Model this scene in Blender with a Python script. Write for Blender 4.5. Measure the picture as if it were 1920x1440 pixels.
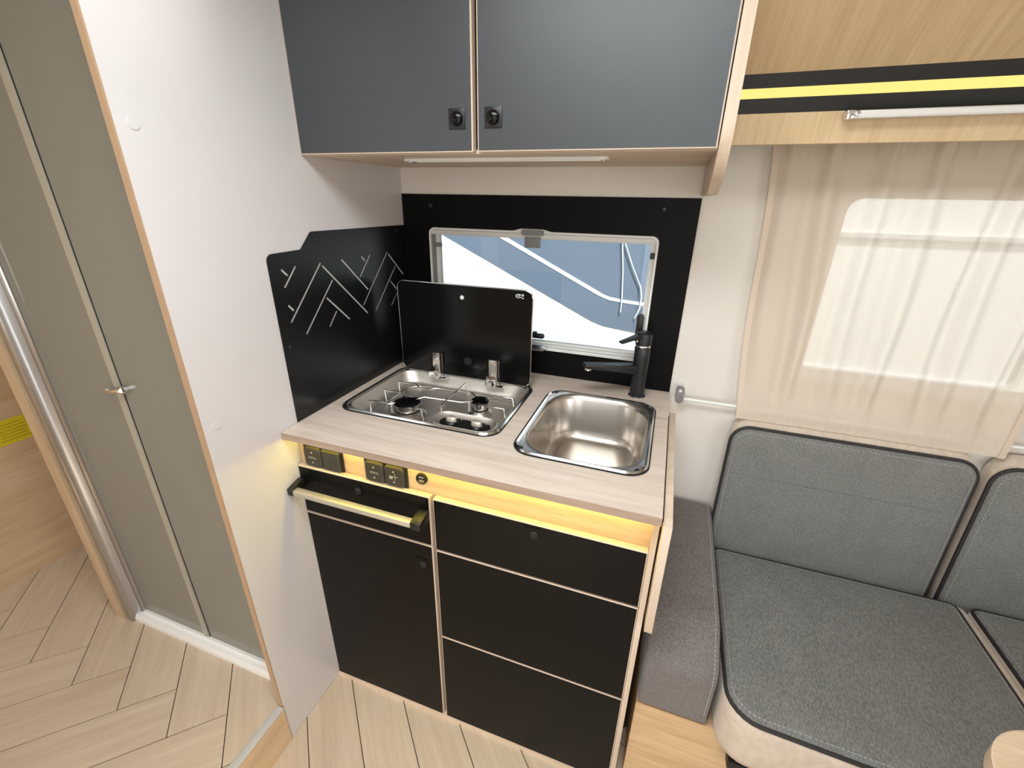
import bpy, bmesh, math, random
from mathutils import Vector, Matrix
random.seed(7)
for o in list(bpy.data.objects): bpy.data.objects.remove(o)
sc = bpy.context.scene
COL = sc.collection

# ------------------------------------------------------------------ camera
cam = bpy.data.cameras.new('camera'); camo = bpy.data.objects.new('camera', cam); COL.objects.link(camo)
cam.sensor_width = 36.0; cam.lens = 36.0 * 825.17 / 1920.0; cam.clip_start = 0.02
CAM = Vector((0.8217, -1.2952, 1.4237))
_yaw, _pitch, _roll = -0.3328, -0.3984, 0.0184
_f = Vector((math.sin(_yaw)*math.cos(_pitch), math.cos(_yaw)*math.cos(_pitch), math.sin(_pitch)))
_r = Vector((math.cos(_yaw), -math.sin(_yaw), 0)); _u = _r.cross(_f)
_r2 = _r*math.cos(_roll)+_u*math.sin(_roll); _u2 = -_r*math.sin(_roll)+_u*math.cos(_roll)
camo.matrix_world = Matrix.Translation(CAM) @ Matrix((_r2, _u2, -_f)).transposed().to_4x4()
sc.camera = camo

# ------------------------------------------------------------------ view, world, big lights
vs = sc.view_settings
vs.view_transform = 'Standard'; vs.look = 'None'; vs.gamma = 1.0; vs.use_curve_mapping = False
vs.exposure = 0.0
sc.cycles.use_denoising = True; sc.cycles.use_adaptive_sampling = True; sc.cycles.adaptive_threshold = .02
sc.cycles.max_bounces = 8; sc.cycles.diffuse_bounces = 4; sc.cycles.glossy_bounces = 4
sc.cycles.transparent_max_bounces = 12; sc.cycles.transmission_bounces = 6
sc.cycles.sample_clamp_indirect = 6.0
sc.cycles.caustics_reflective = False; sc.cycles.caustics_refractive = False
w = bpy.data.worlds.new('world'); sc.world = w; w.use_nodes = True
nt = w.node_tree; bg = nt.nodes['Background']
sky = nt.nodes.new('ShaderNodeTexSky'); sky.sky_type = 'NISHITA'; sky.sun_disc = False
sky.sun_elevation = math.radians(48); sky.sun_rotation = math.radians(150); sky.dust_density = 3.0
nt.links.new(sky.outputs[0], bg.inputs[0]); bg.inputs[1].default_value = 0.30
sun = bpy.data.lights.new('sun', 'SUN'); suno = bpy.data.objects.new('sun', sun); COL.objects.link(suno)
sun.energy = 7.5; sun.angle = math.radians(2); sun.color = (1, .96, .9)
suno.rotation_euler = (math.radians(32), 0, math.radians(35)); suno.location = (0, -4, 6)

def area(name, loc, rot, sx, sy, power, color):
    l = bpy.data.lights.new(name, 'AREA'); l.shape = 'RECTANGLE'; l.size = sx; l.size_y = sy
    l.energy = power; l.color = color
    o = bpy.data.objects.new(name, l); COL.objects.link(o); o.location = loc; o.rotation_euler = rot
    return o
# area lamps added in the unseen hatch, door and window openings, replacing daylight
area('hatch_fill', (0.62, -1.12, 2.03), (0, 0, 0), 0.66, 0.46, 18.0, (.91, .965, 1.0))
area('door_fill', (0.95, -2.28, 1.05), (math.radians(90), 0, 0), 0.66, 1.7, 8.5, (.92, .97, 1.0))
area('rear_window_fill', (2.45, -2.28, 1.25), (math.radians(90), 0, 0), 1.1, .6, 9.0, (.97, .98, 1.0))
area('side_window_fill', (-1.05, -2.28, 1.25), (math.radians(90), 0, 0), 0.8, .6, 6.0, (1, .98, .95))

# ------------------------------------------------------------------ materials
def srgb(r, g, b):
    f = lambda c: (c/255/12.92) if c/255 <= .04045 else ((c/255+.055)/1.055)**2.4
    return (f(r), f(g), f(b), 1)
def newmat(name):
    m = bpy.data.materials.new(name); m.use_nodes = True
    return m, m.node_tree, m.node_tree.nodes['Principled BSDF']
def plain(name, col, rough=.5, metal=0.0, spec=.5, bump=0, bscale=200, coat=0, var=0, vscale=6):
    m, t, p = newmat(name)
    p.inputs['Base Color'].default_value = col; p.inputs['Roughness'].default_value = rough
    p.inputs['Metallic'].default_value = metal; p.inputs['Specular IOR Level'].default_value = spec
    p.inputs['Coat Weight'].default_value = coat
    tc = t.nodes.new('ShaderNodeTexCoord')
    if var:
        n = t.nodes.new('ShaderNodeTexNoise'); n.inputs['Scale'].default_value = vscale; n.inputs['Detail'].default_value = 4
        t.links.new(tc.outputs['Object'], n.inputs['Vector'])
        mx = t.nodes.new('ShaderNodeMixRGB'); mx.inputs[1].default_value = tuple(c*(1-var) for c in col[:3])+(1,)
        mx.inputs[2].default_value = tuple(min(1, c*(1+var)) for c in col[:3])+(1,)
        t.links.new(n.outputs['Fac'], mx.inputs[0]); t.links.new(mx.outputs[0], p.inputs['Base Color'])
    if bump:
        n = t.nodes.new('ShaderNodeTexNoise'); n.inputs['Scale'].default_value = bscale
        t.links.new(tc.outputs['Object'], n.inputs['Vector'])
        b = t.nodes.new('ShaderNodeBump'); b.inputs['Strength'].default_value = bump; b.inputs['Distance'].default_value = .002
        t.links.new(n.outputs['Fac'], b.inputs['Height']); t.links.new(b.outputs[0], p.inputs['Normal'])
    return m
def wood(name, dark, light, axis, rough=.45, across=55, along=2.2, fine=260, bump=.06, mid=.5):
    m, t, p = newmat(name); p.inputs['Roughness'].default_value = rough
    tc = t.nodes.new('ShaderNodeTexCoord'); oi = t.nodes.new('ShaderNodeObjectInfo')
    add = t.nodes.new('ShaderNodeVectorMath'); add.operation = 'ADD'
    mul = t.nodes.new('ShaderNodeMath'); mul.operation = 'MULTIPLY'; mul.inputs[1].default_value = 37.0
    t.links.new(oi.outputs['Random'], mul.inputs[0])
    t.links.new(tc.outputs['Object'], add.inputs[0]); t.links.new(mul.outputs[0], add.inputs[1])
    def nz(sa, sl, det, dist=0):
        mp = t.nodes.new('ShaderNodeMapping'); s = [sa]*3
        for q_ in axis: s['xyz'.index(q_)] = sl
        mp.inputs['Scale'].default_value = s; t.links.new(add.outputs[0], mp.inputs['Vector'])
        n = t.nodes.new('ShaderNodeTexNoise'); n.inputs['Scale'].default_value = 1; n.inputs['Detail'].default_value = det
        n.inputs['Distortion'].default_value = dist
        t.links.new(mp.outputs[0], n.inputs['Vector']); return n
    a = nz(across, along, 4, .6); b = nz(fine, along*5, 2); c = nz(across*.22, along*.5, 2, .9)
    m1 = t.nodes.new('ShaderNodeMath'); m1.operation = 'MULTIPLY_ADD'; m1.inputs[1].default_value = .45
    m2 = t.nodes.new('ShaderNodeMath'); m2.operation = 'MULTIPLY_ADD'; m2.inputs[1].default_value = .25
    m3 = t.nodes.new('ShaderNodeMath'); m3.operation = 'MULTIPLY'; m3.inputs[1].default_value = .3
    t.links.new(c.outputs['Fac'], m3.inputs[0]); t.links.new(b.outputs['Fac'], m2.inputs[0]); t.links.new(m3.outputs[0], m2.inputs[2])
    t.links.new(a.outputs['Fac'], m1.inputs[0]); t.links.new(m2.outputs[0], m1.inputs[2])
    r = t.nodes.new('ShaderNodeValToRGB'); r.color_ramp.elements[0].position = mid-.17; r.color_ramp.elements[1].position = mid+.15
    r.color_ramp.elements[0].color = dark; r.color_ramp.elements[1].color = light
    t.links.new(m1.outputs[0], r.inputs[0]); t.links.new(r.outputs[0], p.inputs['Base Color'])
    bp = t.nodes.new('ShaderNodeBump'); bp.inputs['Strength'].default_value = bump; bp.inputs['Distance'].default_value = .002
    t.links.new(m1.outputs[0], bp.inputs['Height']); t.links.new(bp.outputs[0], p.inputs['Normal'])
    return m
def steel(name, col, rough, axis='x', stretch=300):
    m, t, p = newmat(name); p.inputs['Base Color'].default_value = col; p.inputs['Metallic'].default_value = 1
    tc = t.nodes.new('ShaderNodeTexCoord'); mp = t.nodes.new('ShaderNodeMapping'); s = [stretch]*3; s['xyz'.index(axis)] = 6
    mp.inputs['Scale'].default_value = s; t.links.new(tc.outputs['Object'], mp.inputs['Vector'])
    n = t.nodes.new('ShaderNodeTexNoise'); n.inputs['Scale'].default_value = 1; t.links.new(mp.outputs[0], n.inputs['Vector'])
    mr = t.nodes.new('ShaderNodeMapRange'); mr.inputs['To Min'].default_value = rough*.8; mr.inputs['To Max'].default_value = rough*1.2
    t.links.new(n.outputs['Fac'], mr.inputs['Value']); t.links.new(mr.outputs[0], p.inputs['Roughness'])
    return m
def fabric(name, dark, light, scale=420, bump=.5, rough=.95):
    m, t, p = newmat(name); p.inputs['Roughness'].default_value = rough; p.inputs['Specular IOR Level'].default_value = .15
    p.inputs['Sheen Weight'].default_value = .25
    tc = t.nodes.new('ShaderNodeTexCoord')
    n = t.nodes.new('ShaderNodeTexNoise'); n.inputs['Scale'].default_value = scale; n.inputs['Detail'].default_value = 2
    n2 = t.nodes.new('ShaderNodeTexNoise'); n2.inputs['Scale'].default_value = 14; n2.inputs['Detail'].default_value = 3
    mp = t.nodes.new('ShaderNodeMapping'); mp.inputs['Scale'].default_value = (1, .35, 1); mp.inputs['Rotation'].default_value = (0, 0, .6)
    t.links.new(tc.outputs['Object'], mp.inputs['Vector']); t.links.new(mp.outputs[0], n.inputs['Vector'])
    t.links.new(tc.outputs['Object'], n2.inputs['Vector'])
    ma = t.nodes.new('ShaderNodeMath'); ma.operation = 'MULTIPLY_ADD'; ma.inputs[1].default_value = .16
    mb = t.nodes.new('ShaderNodeMath'); mb.operation = 'MULTIPLY'; mb.inputs[1].default_value = .84
    t.links.new(n.outputs['Fac'], mb.inputs[0]); t.links.new(n2.outputs['Fac'], ma.inputs[0]); t.links.new(mb.outputs[0], ma.inputs[2])
    r = t.nodes.new('ShaderNodeValToRGB'); r.color_ramp.elements[0].position = .36; r.color_ramp.elements[1].position = .64
    r.color_ramp.elements[0].color = dark; r.color_ramp.elements[1].color = light
    t.links.new(ma.outputs[0], r.inputs[0]); t.links.new(r.outputs[0], p.inputs['Base Color'])
    b = t.nodes.new('ShaderNodeBump'); b.inputs['Strength'].default_value = bump; b.inputs['Distance'].default_value = .001
    t.links.new(n.outputs['Fac'], b.inputs['Height']); t.links.new(b.outputs[0], p.inputs['Normal'])
    return m
def emit(name, col, strength):
    m = bpy.data.materials.new(name); m.use_nodes = True; t = m.node_tree; t.nodes.clear()
    e = t.nodes.new('ShaderNodeEmission'); e.inputs[0].default_value = col; e.inputs[1].default_value = strength
    o = t.nodes.new('ShaderNodeOutputMaterial'); t.links.new(e.outputs[0], o.inputs[0]); return m
def pane_mat(name, tint, refl=.06, rough=.0, diffuse=0.0, dcol=(.5, .5, .5, 1)):
    m = bpy.data.materials.new(name); m.use_nodes = True; t = m.node_tree; t.nodes.clear()
    tr = t.nodes.new('ShaderNodeBsdfTransparent'); tr.inputs[0].default_value = tint
    gl = t.nodes.new('ShaderNodeBsdfGlossy'); gl.inputs['Roughness'].default_value = rough
    lw = t.nodes.new('ShaderNodeFresnel'); lw.inputs[0].default_value = 1.45
    mx = t.nodes.new('ShaderNodeMixShader'); out = t.nodes.new('ShaderNodeOutputMaterial')
    src = tr
    if diffuse:
        df = t.nodes.new('ShaderNodeBsdfDiffuse'); df.inputs[0].default_value = dcol
        m2 = t.nodes.new('ShaderNodeMixShader'); m2.inputs[0].default_value = diffuse
        t.links.new(tr.outputs[0], m2.inputs[1]); t.links.new(df.outputs[0], m2.inputs[2]); src = m2
    t.links.new(lw.outputs[0], mx.inputs[0]); t.links.new(src.outputs[0], mx.inputs[1]); t.links.new(gl.outputs[0], mx.inputs[2])
    t.links.new(mx.outputs[0], out.inputs[0]); return m
def sheer(name, col, transp, transl):
    m = bpy.data.materials.new(name); m.use_nodes = True; t = m.node_tree; t.nodes.clear()
    tr = t.nodes.new('ShaderNodeBsdfTransparent'); tl = t.nodes.new('ShaderNodeBsdfTranslucent'); df = t.nodes.new('ShaderNodeBsdfDiffuse')
    tl.inputs[0].default_value = col; df.inputs[0].default_value = col; tr.inputs[0].default_value = (1, .97, .93, 1)
    tc = t.nodes.new('ShaderNodeTexCoord'); n = t.nodes.new('ShaderNodeTexNoise'); n.inputs['Scale'].default_value = 500
    t.links.new(tc.outputs['Object'], n.inputs['Vector'])
    b = t.nodes.new('ShaderNodeBump'); b.inputs['Strength'].default_value = .25; b.inputs['Distance'].default_value = .001
    t.links.new(n.outputs['Fac'], b.inputs['Height']); t.links.new(b.outputs[0], df.inputs['Normal'])
    a = t.nodes.new('ShaderNodeMixShader'); a.inputs[0].default_value = transl
    t.links.new(df.outputs[0], a.inputs[1]); t.links.new(tl.outputs[0], a.inputs[2])
    c = t.nodes.new('ShaderNodeMixShader'); c.inputs[0].default_value = transp
    t.links.new(a.outputs[0], c.inputs[1]); t.links.new(tr.outputs[0], c.inputs[2])
    o = t.nodes.new('ShaderNodeOutputMaterial'); t.links.new(c.outputs[0], o.inputs[0]); return m

M = {}
M['wall'] = plain('wall_laminate', srgb(226, 220, 211), .5, bump=.03, bscale=400, var=.015)
M['partition'] = plain('white_gloss_laminate', srgb(211, 206, 205), .28, bump=.03, bscale=9, var=.012)
M['ceiling'] = plain('ceiling_cream', srgb(232, 228, 220), .6, bump=.03)
M['edge'] = plain('wood_edge_band', srgb(178, 148, 118), .5, var=.06, vscale=30)
M['lightedge'] = plain('pale_edge_band', srgb(206, 187, 168), .5, var=.05, vscale=40)
M['floor'] = wood('floor_oak', srgb(188, 168, 144), srgb(210, 193, 170), 'x', .42, 45, 3.0, 300, .05)
M['joint'] = plain('dark_joint', srgb(84, 62, 44), .8, var=.1)
M['top'] = wood('worktop_oak', srgb(197, 179, 163), srgb(224, 209, 195), 'x', .42, 60, 4.0, 320, .04)
M['topedge'] = wood('worktop_edge', srgb(150, 128, 112), srgb(172, 150, 132), 'x', .5, 90, 4)
M['oak_x'] = wood('light_oak_x', srgb(196, 160, 118), srgb(226, 197, 156), 'x', .42, 70, 4, 320, .04)
M['oak_y'] = wood('light_oak_y', srgb(196, 163, 125), srgb(224, 197, 162), 'y', .42, 26, 2.2, 200, .04)
M['oak_z'] = wood('light_oak_z', srgb(180, 152, 120), srgb(208, 183, 151), 'z', .42, 60, 3, 320, .04)
M['oak_yz'] = wood('light_oak_locker', srgb(196, 168, 126), srgb(224, 199, 160), 'yz', .42, 60, 3, 320, .04)
M['oak_pale'] = wood('pale_oak', srgb(196, 175, 153), srgb(220, 202, 182), 'z', .45, 70, 3, 320, .03)
M['oak_palex'] = wood('pale_oak_x', srgb(200, 176, 152), srgb(226, 206, 184), 'x', .45, 70, 3, 320, .03)
M['blackdoor'] = plain('black_laminate', srgb(14, 13, 12), .3, spec=.12, bump=.04, bscale=900, var=.1, vscale=900)
M['greydoor'] = plain('anthracite_laminate', srgb(58, 62, 66), .42, spec=.6, bump=.05, bscale=900, var=.12, vscale=900)
M['blackpanel'] = plain('black_panel', srgb(12, 12, 12), .4, spec=.1, bump=.03, bscale=900)
M['blackmetal'] = plain('black_powder_coat', srgb(13, 15, 16), .34, spec=.5, bump=.04, bscale=1200)
M['blackglass'] = plain('black_glass', srgb(9, 9, 9), .16, spec=.25, var=.05)
M['blackplastic'] = plain('black_plastic', srgb(18, 18, 18), .4, var=.05)
M['rubber'] = plain('black_rubber', srgb(16, 16, 16), .7, var=.05)
M['faucet'] = plain('black_matt_tap', srgb(27, 29, 30), .36, spec=.5, var=.04)
M['steel'] = steel('brushed_steel', srgb(206, 200, 192), .3, 'x')
M['steeltray'] = steel('satin_steel', srgb(226, 220, 212), .46, 'x')
M['steelrim'] = steel('bright_steel', srgb(205, 205, 204), .14, 'x')
M['chrome'] = plain('chrome', srgb(225, 225, 225), .07, 1.0, var=.02)
M['alu'] = plain('satin_aluminium', srgb(192, 193, 196), .26, 1.0, var=.03)
M['nosing'] = plain('pale_aluminium_nosing', srgb(222, 222, 220), .35, .35, var=.02)
M['handlebar'] = plain('satin_nickel_bar', srgb(205, 198, 184), .42, .6, var=.03)
M['greyplastic'] = plain('grey_plastic', srgb(128, 128, 127), .45, var=.04)
M['paleplastic'] = plain('pale_plastic', srgb(222, 221, 217), .4, var=.03)
M['white'] = plain('white_plastic', srgb(238, 238, 234), .4, var=.02)
M['mark'] = plain('white_print', srgb(235, 235, 230), .5, var=.02)
M['switch'] = plain('anthracite_switch', srgb(56, 54, 50), .42, var=.04)
M['switchmark'] = plain('switch_symbol_print', srgb(160, 158, 148), .5, var=.02)
M['usbmark'] = plain('usb_contact', srgb(190, 185, 165), .3, .6, var=.02)
M['led'] = emit('warm_led_strip', (1.0, .82, .07, 1), 32.0)
M['led2'] = emit('warm_led_diffuser', (1.0, .80, .24, 1), 1.15)
M['seat'] = fabric('grey_upholstery', srgb(105, 105, 102), srgb(139, 139, 135))
M['arm'] = fabric('taupe_upholstery', srgb(104, 98, 96), srgb(134, 128, 125))
M['suede'] = fabric('beige_suede', srgb(204, 189, 171), srgb(216, 202, 186), 60, .04)
M['piping'] = plain('dark_piping', srgb(40, 37, 37), .6, bump=.2, bscale=900)
M['stitch'] = plain('pale_thread', srgb(188, 186, 182), .8, var=.03)
M['curtain'] = sheer('sheer_curtain', srgb(244, 232, 218), .22, .3)
M['shower_glass'] = pane_mat('smoked_shower_glass', srgb(222, 221, 212), rough=.02, diffuse=.5, dcol=srgb(188, 185, 172))
M['seal'] = pane_mat('translucent_seal', srgb(228, 226, 212), rough=.2, diffuse=.6, dcol=srgb(214, 208, 190))
M['window_glass'] = pane_mat('acrylic_window', srgb(240, 246, 248), rough=.0)
M['tray'] = plain('white_shower_tray', srgb(220, 220, 214), .3, var=.02)
M['showerwall'] = plain('shower_wall_lining', srgb(196, 193, 182), .4, var=.03)
M['sticker'] = plain('yellow_sticker', srgb(222, 202, 30), .6, var=.08, vscale=60)
M['stickerprint'] = plain('dark_yellow_print', srgb(176, 156, 24), .6, var=.05)
M['motor_white'] = plain('vehicle_white', srgb(238, 240, 240), .35, var=.02)
M['motor_blue'] = plain('vehicle_blue_grey', srgb(110, 124, 142), .3, var=.06, vscale=2)
M['motor_grey'] = plain('vehicle_grey_trim', srgb(206, 208, 210), .4, var=.04)
M['asphalt'] = plain('pale_gravel', srgb(170, 166, 160), .9, bump=.4, bscale=60, var=.1, vscale=30)
M['tabletop'] = wood('table_oak', srgb(206, 178, 145), srgb(228, 205, 175), 'x', .4, 50, 3, 300, .04)
M['tableedge'] = plain('table_edge_band', srgb(226, 203, 178), .45, var=.04)

# ------------------------------------------------------------------ mesh helpers
WORLD = {}          # object name -> world position of its origin
class MB:
    def __init__(s): s.v = []; s.f = []
    def add(s, vs_, fs):
        n = len(s.v); s.v += [tuple(p) for p in vs_]; s.f += [tuple(i+n for i in f) for f in fs]; return s
    def box(s, x0, x1, y0, y1, z0, z1):
        return s.add([(x0,y0,z0),(x1,y0,z0),(x1,y1,z0),(x0,y1,z0),(x0,y0,z1),(x1,y0,z1),(x1,y1,z1),(x0,y1,z1)],
                     [(0,3,2,1),(4,5,6,7),(0,1,5,4),(1,2,6,5),(2,3,7,6),(3,0,4,7)])
    def loft(s, loops, cap0=True, cap1=True, closed=True):
        n = len(loops[0]); vs_ = [p for L in loops for p in L]; fs = []
        for i in range(len(loops)-1):
            for j in range(n if closed else n-1):
                a = i*n+j; b = i*n+(j+1) % n; fs.append((a, b, b+n, a+n))
        if cap0: fs.append(tuple(reversed(range(n))))
        if cap1: fs.append(tuple(range((len(loops)-1)*n, len(loops)*n)))
        return s.add(vs_, fs)
    def prism(s, poly, axis, a, b):
        ix = 'xyz'.index(axis)
        def P(p, t):
            q = list(p); q.insert(ix, t); return tuple(q)
        return s.loft([[P(p, a) for p in poly], [P(p, b) for p in poly]])
    def cyl(s, c, axis, r, a, b, n=24, r2=None):
        r2 = r if r2 is None else r2
        ix = 'xyz'.index(axis); A, B = [(1,2),(0,2),(0,1)][ix]
        def ring(t, rr):
            L = []
            for k in range(n):
                q = [0,0,0]; q[ix] = t; q[A] = c[0]+rr*math.cos(2*math.pi*k/n); q[B] = c[1]+rr*math.sin(2*math.pi*k/n); L.append(tuple(q))
            return L
        return s.loft([ring(a, r), ring(b, r2)])
    def lathe(s, c, prof, n=28, axis='z'):
        ix = 'xyz'.index(axis); A, B = [(1,2),(0,2),(0,1)][ix]
        loops = []
        for r, t in prof:
            L = []
            for k in range(n):
                q = [0,0,0]; q[ix] = c[ix]+t; q[A] = c[A]+r*math.cos(2*math.pi*k/n); q[B] = c[B]+r*math.sin(2*math.pi*k/n); L.append(tuple(q))
            loops.append(L)
        return s.loft(loops)
    def tube(s, pts, r, n=8, closed=False):
        pts = [Vector(p) for p in pts]; loops = []; N = len(pts)
        prev = None
        for i, p in enumerate(pts):
            if closed: d = (pts[(i+1) % N]-pts[i-1])
            else: d = (pts[min(i+1, N-1)]-pts[max(i-1, 0)])
            d.normalize()
            if prev is None:
                up = Vector((0, 0, 1)) if abs(d.z) < .9 else Vector((1, 0, 0))
                x = d.cross(up).normalized()
            else:
                x = (prev - d*prev.dot(d)).normalized()
            prev = x; y = d.cross(x)
            loops.append([tuple(p + (x*math.cos(2*math.pi*k/n)+y*math.sin(2*math.pi*k/n))*r) for k in range(n)])
        if closed: loops.append(loops[0]); return s.loft(loops, False, False)
        return s.loft(loops)
    def build(s, name, mat, parent=None, smooth=None, bevel=0, segs=2, origin=None, rot=0):
        xs = [p[0] for p in s.v]; ys = [p[1] for p in s.v]; zs = [p[2] for p in s.v]
        o = Vector(((min(xs)+max(xs))/2, (min(ys)+max(ys))/2, min(zs))) if origin is None else Vector(origin)
        me = bpy.data.meshes.new(name)
        R = Matrix.Rotation(-rot, 3, 'Z')
        me.from_pydata([tuple(R @ (Vector(p)-o)) for p in s.v], [], s.f)
        bm = bmesh.new(); bm.from_mesh(me); bmesh.ops.remove_doubles(bm, verts=bm.verts, dist=1e-6)
        bmesh.ops.recalc_face_normals(bm, faces=bm.faces)
        if bevel:
            ed = [e for e in bm.edges if len(e.link_faces) == 2 and e.calc_face_angle(0) > .6]
            bmesh.ops.bevel(bm, geom=ed, offset=bevel, segments=segs, profile=.5, affect='EDGES', clamp_overlap=True)
        bm.to_mesh(me); bm.free()
        if smooth or bevel:
            for pl in me.polygons: pl.use_smooth = True
            me.set_sharp_from_angle(angle=math.radians(35 if smooth is None or smooth is True else smooth))
        me.materials.append(M[mat]); ob = bpy.data.objects.new(name, me); COL.objects.link(ob)
        if parent is not None:
            ob.parent = parent; ob.location = o - WORLD[parent.name]
        else: ob.location = o
        ob.rotation_euler = (0, 0, rot)
        WORLD[ob.name] = o
        return ob
def tag(o, label=None, cat=None, group=None, kind=None):
    if label: o['label'] = label
    if cat: o['category'] = cat
    if group: o['group'] = group
    if kind: o['kind'] = kind
    return o
def thing(name, loc, label, cat=None, group=None, kind=None):
    o = bpy.data.objects.new(name, None); COL.objects.link(o); o.location = loc; o.empty_display_size = .05
    WORLD[o.name] = Vector(loc); return tag(o, label, cat, group, kind)
def rr(cx, cy, hx, hy, r, n=7):
    """rounded rectangle outline, counter-clockwise"""
    L = []
    for (sx, sy, a0) in ((1,1,0), (-1,1,90), (-1,-1,180), (1,-1,270)):
        for k in range(n+1):
            a = math.radians(a0+90*k/n); L.append((cx+sx*(hx-r)+r*math.cos(a), cy+sy*(hy-r)+r*math.sin(a)))
    return L
def roundpoly(pts, rads, n=6):
    """fillet a closed 2-D polygon"""
    out = []; N = len(pts)
    for i, p in enumerate(pts):
        r = rads[i] if isinstance(rads, (list, tuple)) else rads
        p = Vector(p); a = Vector(pts[i-1])-p; b = Vector(pts[(i+1) % N])-p
        if r <= 0: out.append(tuple(p)); continue
        la, lb = a.length, b.length; a.normalize(); b.normalize()
        ang = a.angle(b); d = min(r/math.tan(ang/2), la*.49, lb*.49); r2 = d*math.tan(ang/2)
        c = p + (a+b).normalized()*(r2/math.sin(ang/2))
        s = p+a*d-c; e = p+b*d-c
        t0 = math.atan2(s.y, s.x); t1 = math.atan2(e.y, e.x)
        dt = (t1-t0+math.pi) % (2*math.pi)-math.pi
        for k in range(n+1):
            t = t0+dt*k/n; out.append((c.x+r2*math.cos(t), c.y+r2*math.sin(t)))
    return out
def at_z(poly, z): return [(x, y, z) for x, y in poly]
def plate_with_holes(name, mat, outer, holes, axis, a, b, parent=None):
    """flat plate with real cut-outs; outlines are 2-D in the plane perpendicular to axis"""
    ix = 'xyz'.index(axis)
    bm = bmesh.new(); edges = []
    def P(p, t):
        q = list(p); q.insert(ix, t); return q
    for L in [outer]+holes:
        vsl = [bm.verts.new(P(p, a)) for p in L]
        for i in range(len(vsl)): edges.append(bm.edges.new((vsl[i-1], vsl[i])))
    bmesh.ops.triangle_fill(bm, edges=edges, use_beauty=True)
    r = bmesh.ops.extrude_face_region(bm, geom=bm.faces[:])
    d = [0,0,0]; d[ix] = b-a
    bmesh.ops.translate(bm, verts=[e for e in r['geom'] if isinstance(e, bmesh.types.BMVert)], vec=d)
    bm.verts.index_update()
    mb = MB(); mb.v = [tuple(v.co) for v in bm.verts]; mb.f = [tuple(v.index for v in f.verts) for f in bm.faces]; bm.free()
    return mb.build(name, mat, parent)
def rect(x0, x1, z0, z1): return [(x0,z0),(x1,z0),(x1,z1),(x0,z1)]

# ================================================================== SETTING
ZL = 0.14                      # raised floor beside the shower
CE = 1.98
X0, X1, YR = -1.2, 2.95, -2.2
# --- floors: individual planks laid in herringbone
def uvplanks(u0, v0, s, m, rng):
    L = m*s
    for k in (-2, -1, 0, 1, 2):
        for n in rng:
            yield 'A', (u0+n*s-k*L, u0+(n+1)*s-k*L, v0+n*s-L+k*L, v0+n*s+k*L)
            yield 'B', (u0+n*s-L-k*L, u0+n*s-k*L, v0+(n-1)*s+k*L, v0+n*s+k*L)
def clip(poly, x0, x1, y0, y1):
    for ax, lim, sg in ((0,x0,1),(0,x1,-1),(1,y0,1),(1,y1,-1)):
        out = []
        for i in range(len(poly)):
            p, q = poly[i-1], poly[i]; dp = (p[ax]-lim)*sg; dq = (q[ax]-lim)*sg
            if (dp >= 0) != (dq >= 0):
                t = dp/(dp-dq); out.append((p[0]+(q[0]-p[0])*t, p[1]+(q[1]-p[1])*t))
            if dq >= 0: out.append(q)
        poly = out
        if len(poly) < 3: return None
    ar = abs(sum(poly[i-1][0]*poly[i][1]-poly[i][0]*poly[i-1][1] for i in range(len(poly))))/2
    return poly if ar > .0006 else None
def lay(parent, z, u0, v0, bounds, rng):
    g = .0019
    for kind, (ua, ub, va, vb) in uvplanks(u0, v0, .1895, 6, rng):
        ua += g; ub -= g; va += g; vb -= g
        pts = [((u+v)/2, (u-v)/2) for u, v in ((ua,va),(ua,vb),(ub,vb),(ub,va))]
        c = ((ua+ub)/2, (va+vb)/2); c = ((c[0]+c[1])/2, (c[0]-c[1])/2)
        pl = clip(pts, *bounds)
        if not pl: continue
        rot = math.radians(-45 if kind == 'A' else 45)
        MB().prism(pl, 'z', z-.004, z).build('plank', 'floor', parent, origin=(c[0], c[1], z-.004), rot=rot)
fl = MB().box(0, X1, YR, 0, -.03, -.0035).build('floor', 'joint'); tag(fl, 'oak plank kitchen floor in front of the black cabinet', kind='structure')
lay(fl, 0, -.529, 1.5, (.0005, X1, YR, -.42), range(-12, 16))
fr = MB().box(X0, -.015, YR, 0, -.03, ZL-.0035).build('floor', 'joint'); tag(fr, 'raised herringbone oak floor in front of the shower', kind='structure')
lay(fr, ZL, -1.534, .338, (X0, -.0155, YR, -.02), range(-12, 16))
t = MB().box(-.0148, .0045, YR, -.7795, 0, ZL-.006).build('trim_1', 'oak_y'); tag(t, 'wooden riser of the step beside the shower', kind='structure')
t = MB().box(-.0155, .0065, YR, -.7795, ZL-.006, ZL+.003).build('trim_2', 'nosing', bevel=.002); tag(t, 'aluminium nosing on the edge of the step', kind='structure')

# --- walls
KW = (.100, .775, .99, 1.330)     # kitchen window opening
LW = (1.175, 1.95, 1.0, 1.45)    # lounge window opening
plate_with_holes('wall_back', 'wall', rect(X0, X1, 0, CE), [rect(*KW), rect(*LW)], 'y', 0, .035)
tag(bpy.data.objects['wall_back'], 'cream side wall with the two windows', kind='structure')
t = MB().box(X0-.03, X0, YR, 0, 0, CE).build('wall_left', 'oak_y'); tag(t, 'wooden wall panel beyond the shower', kind='structure')
t = MB().box(X1, X1+.03, YR, .035, 0, CE).build('wall_right', 'wall'); tag(t, 'wall at the far end of the lounge', kind='structure')
plate_with_holes('wall_rear', 'wall', rect(X0-.03, X1+.03, 0, CE), [rect(.6, 1.3, .15, 1.92), rect(1.85, 3-.1, .92, 1.58), rect(-1.1, -.6, .92, 1.58)], 'y', YR-.035, YR)
tag(bpy.data.objects['wall_rear'], 'wall with the entrance door opening', kind='structure')
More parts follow.
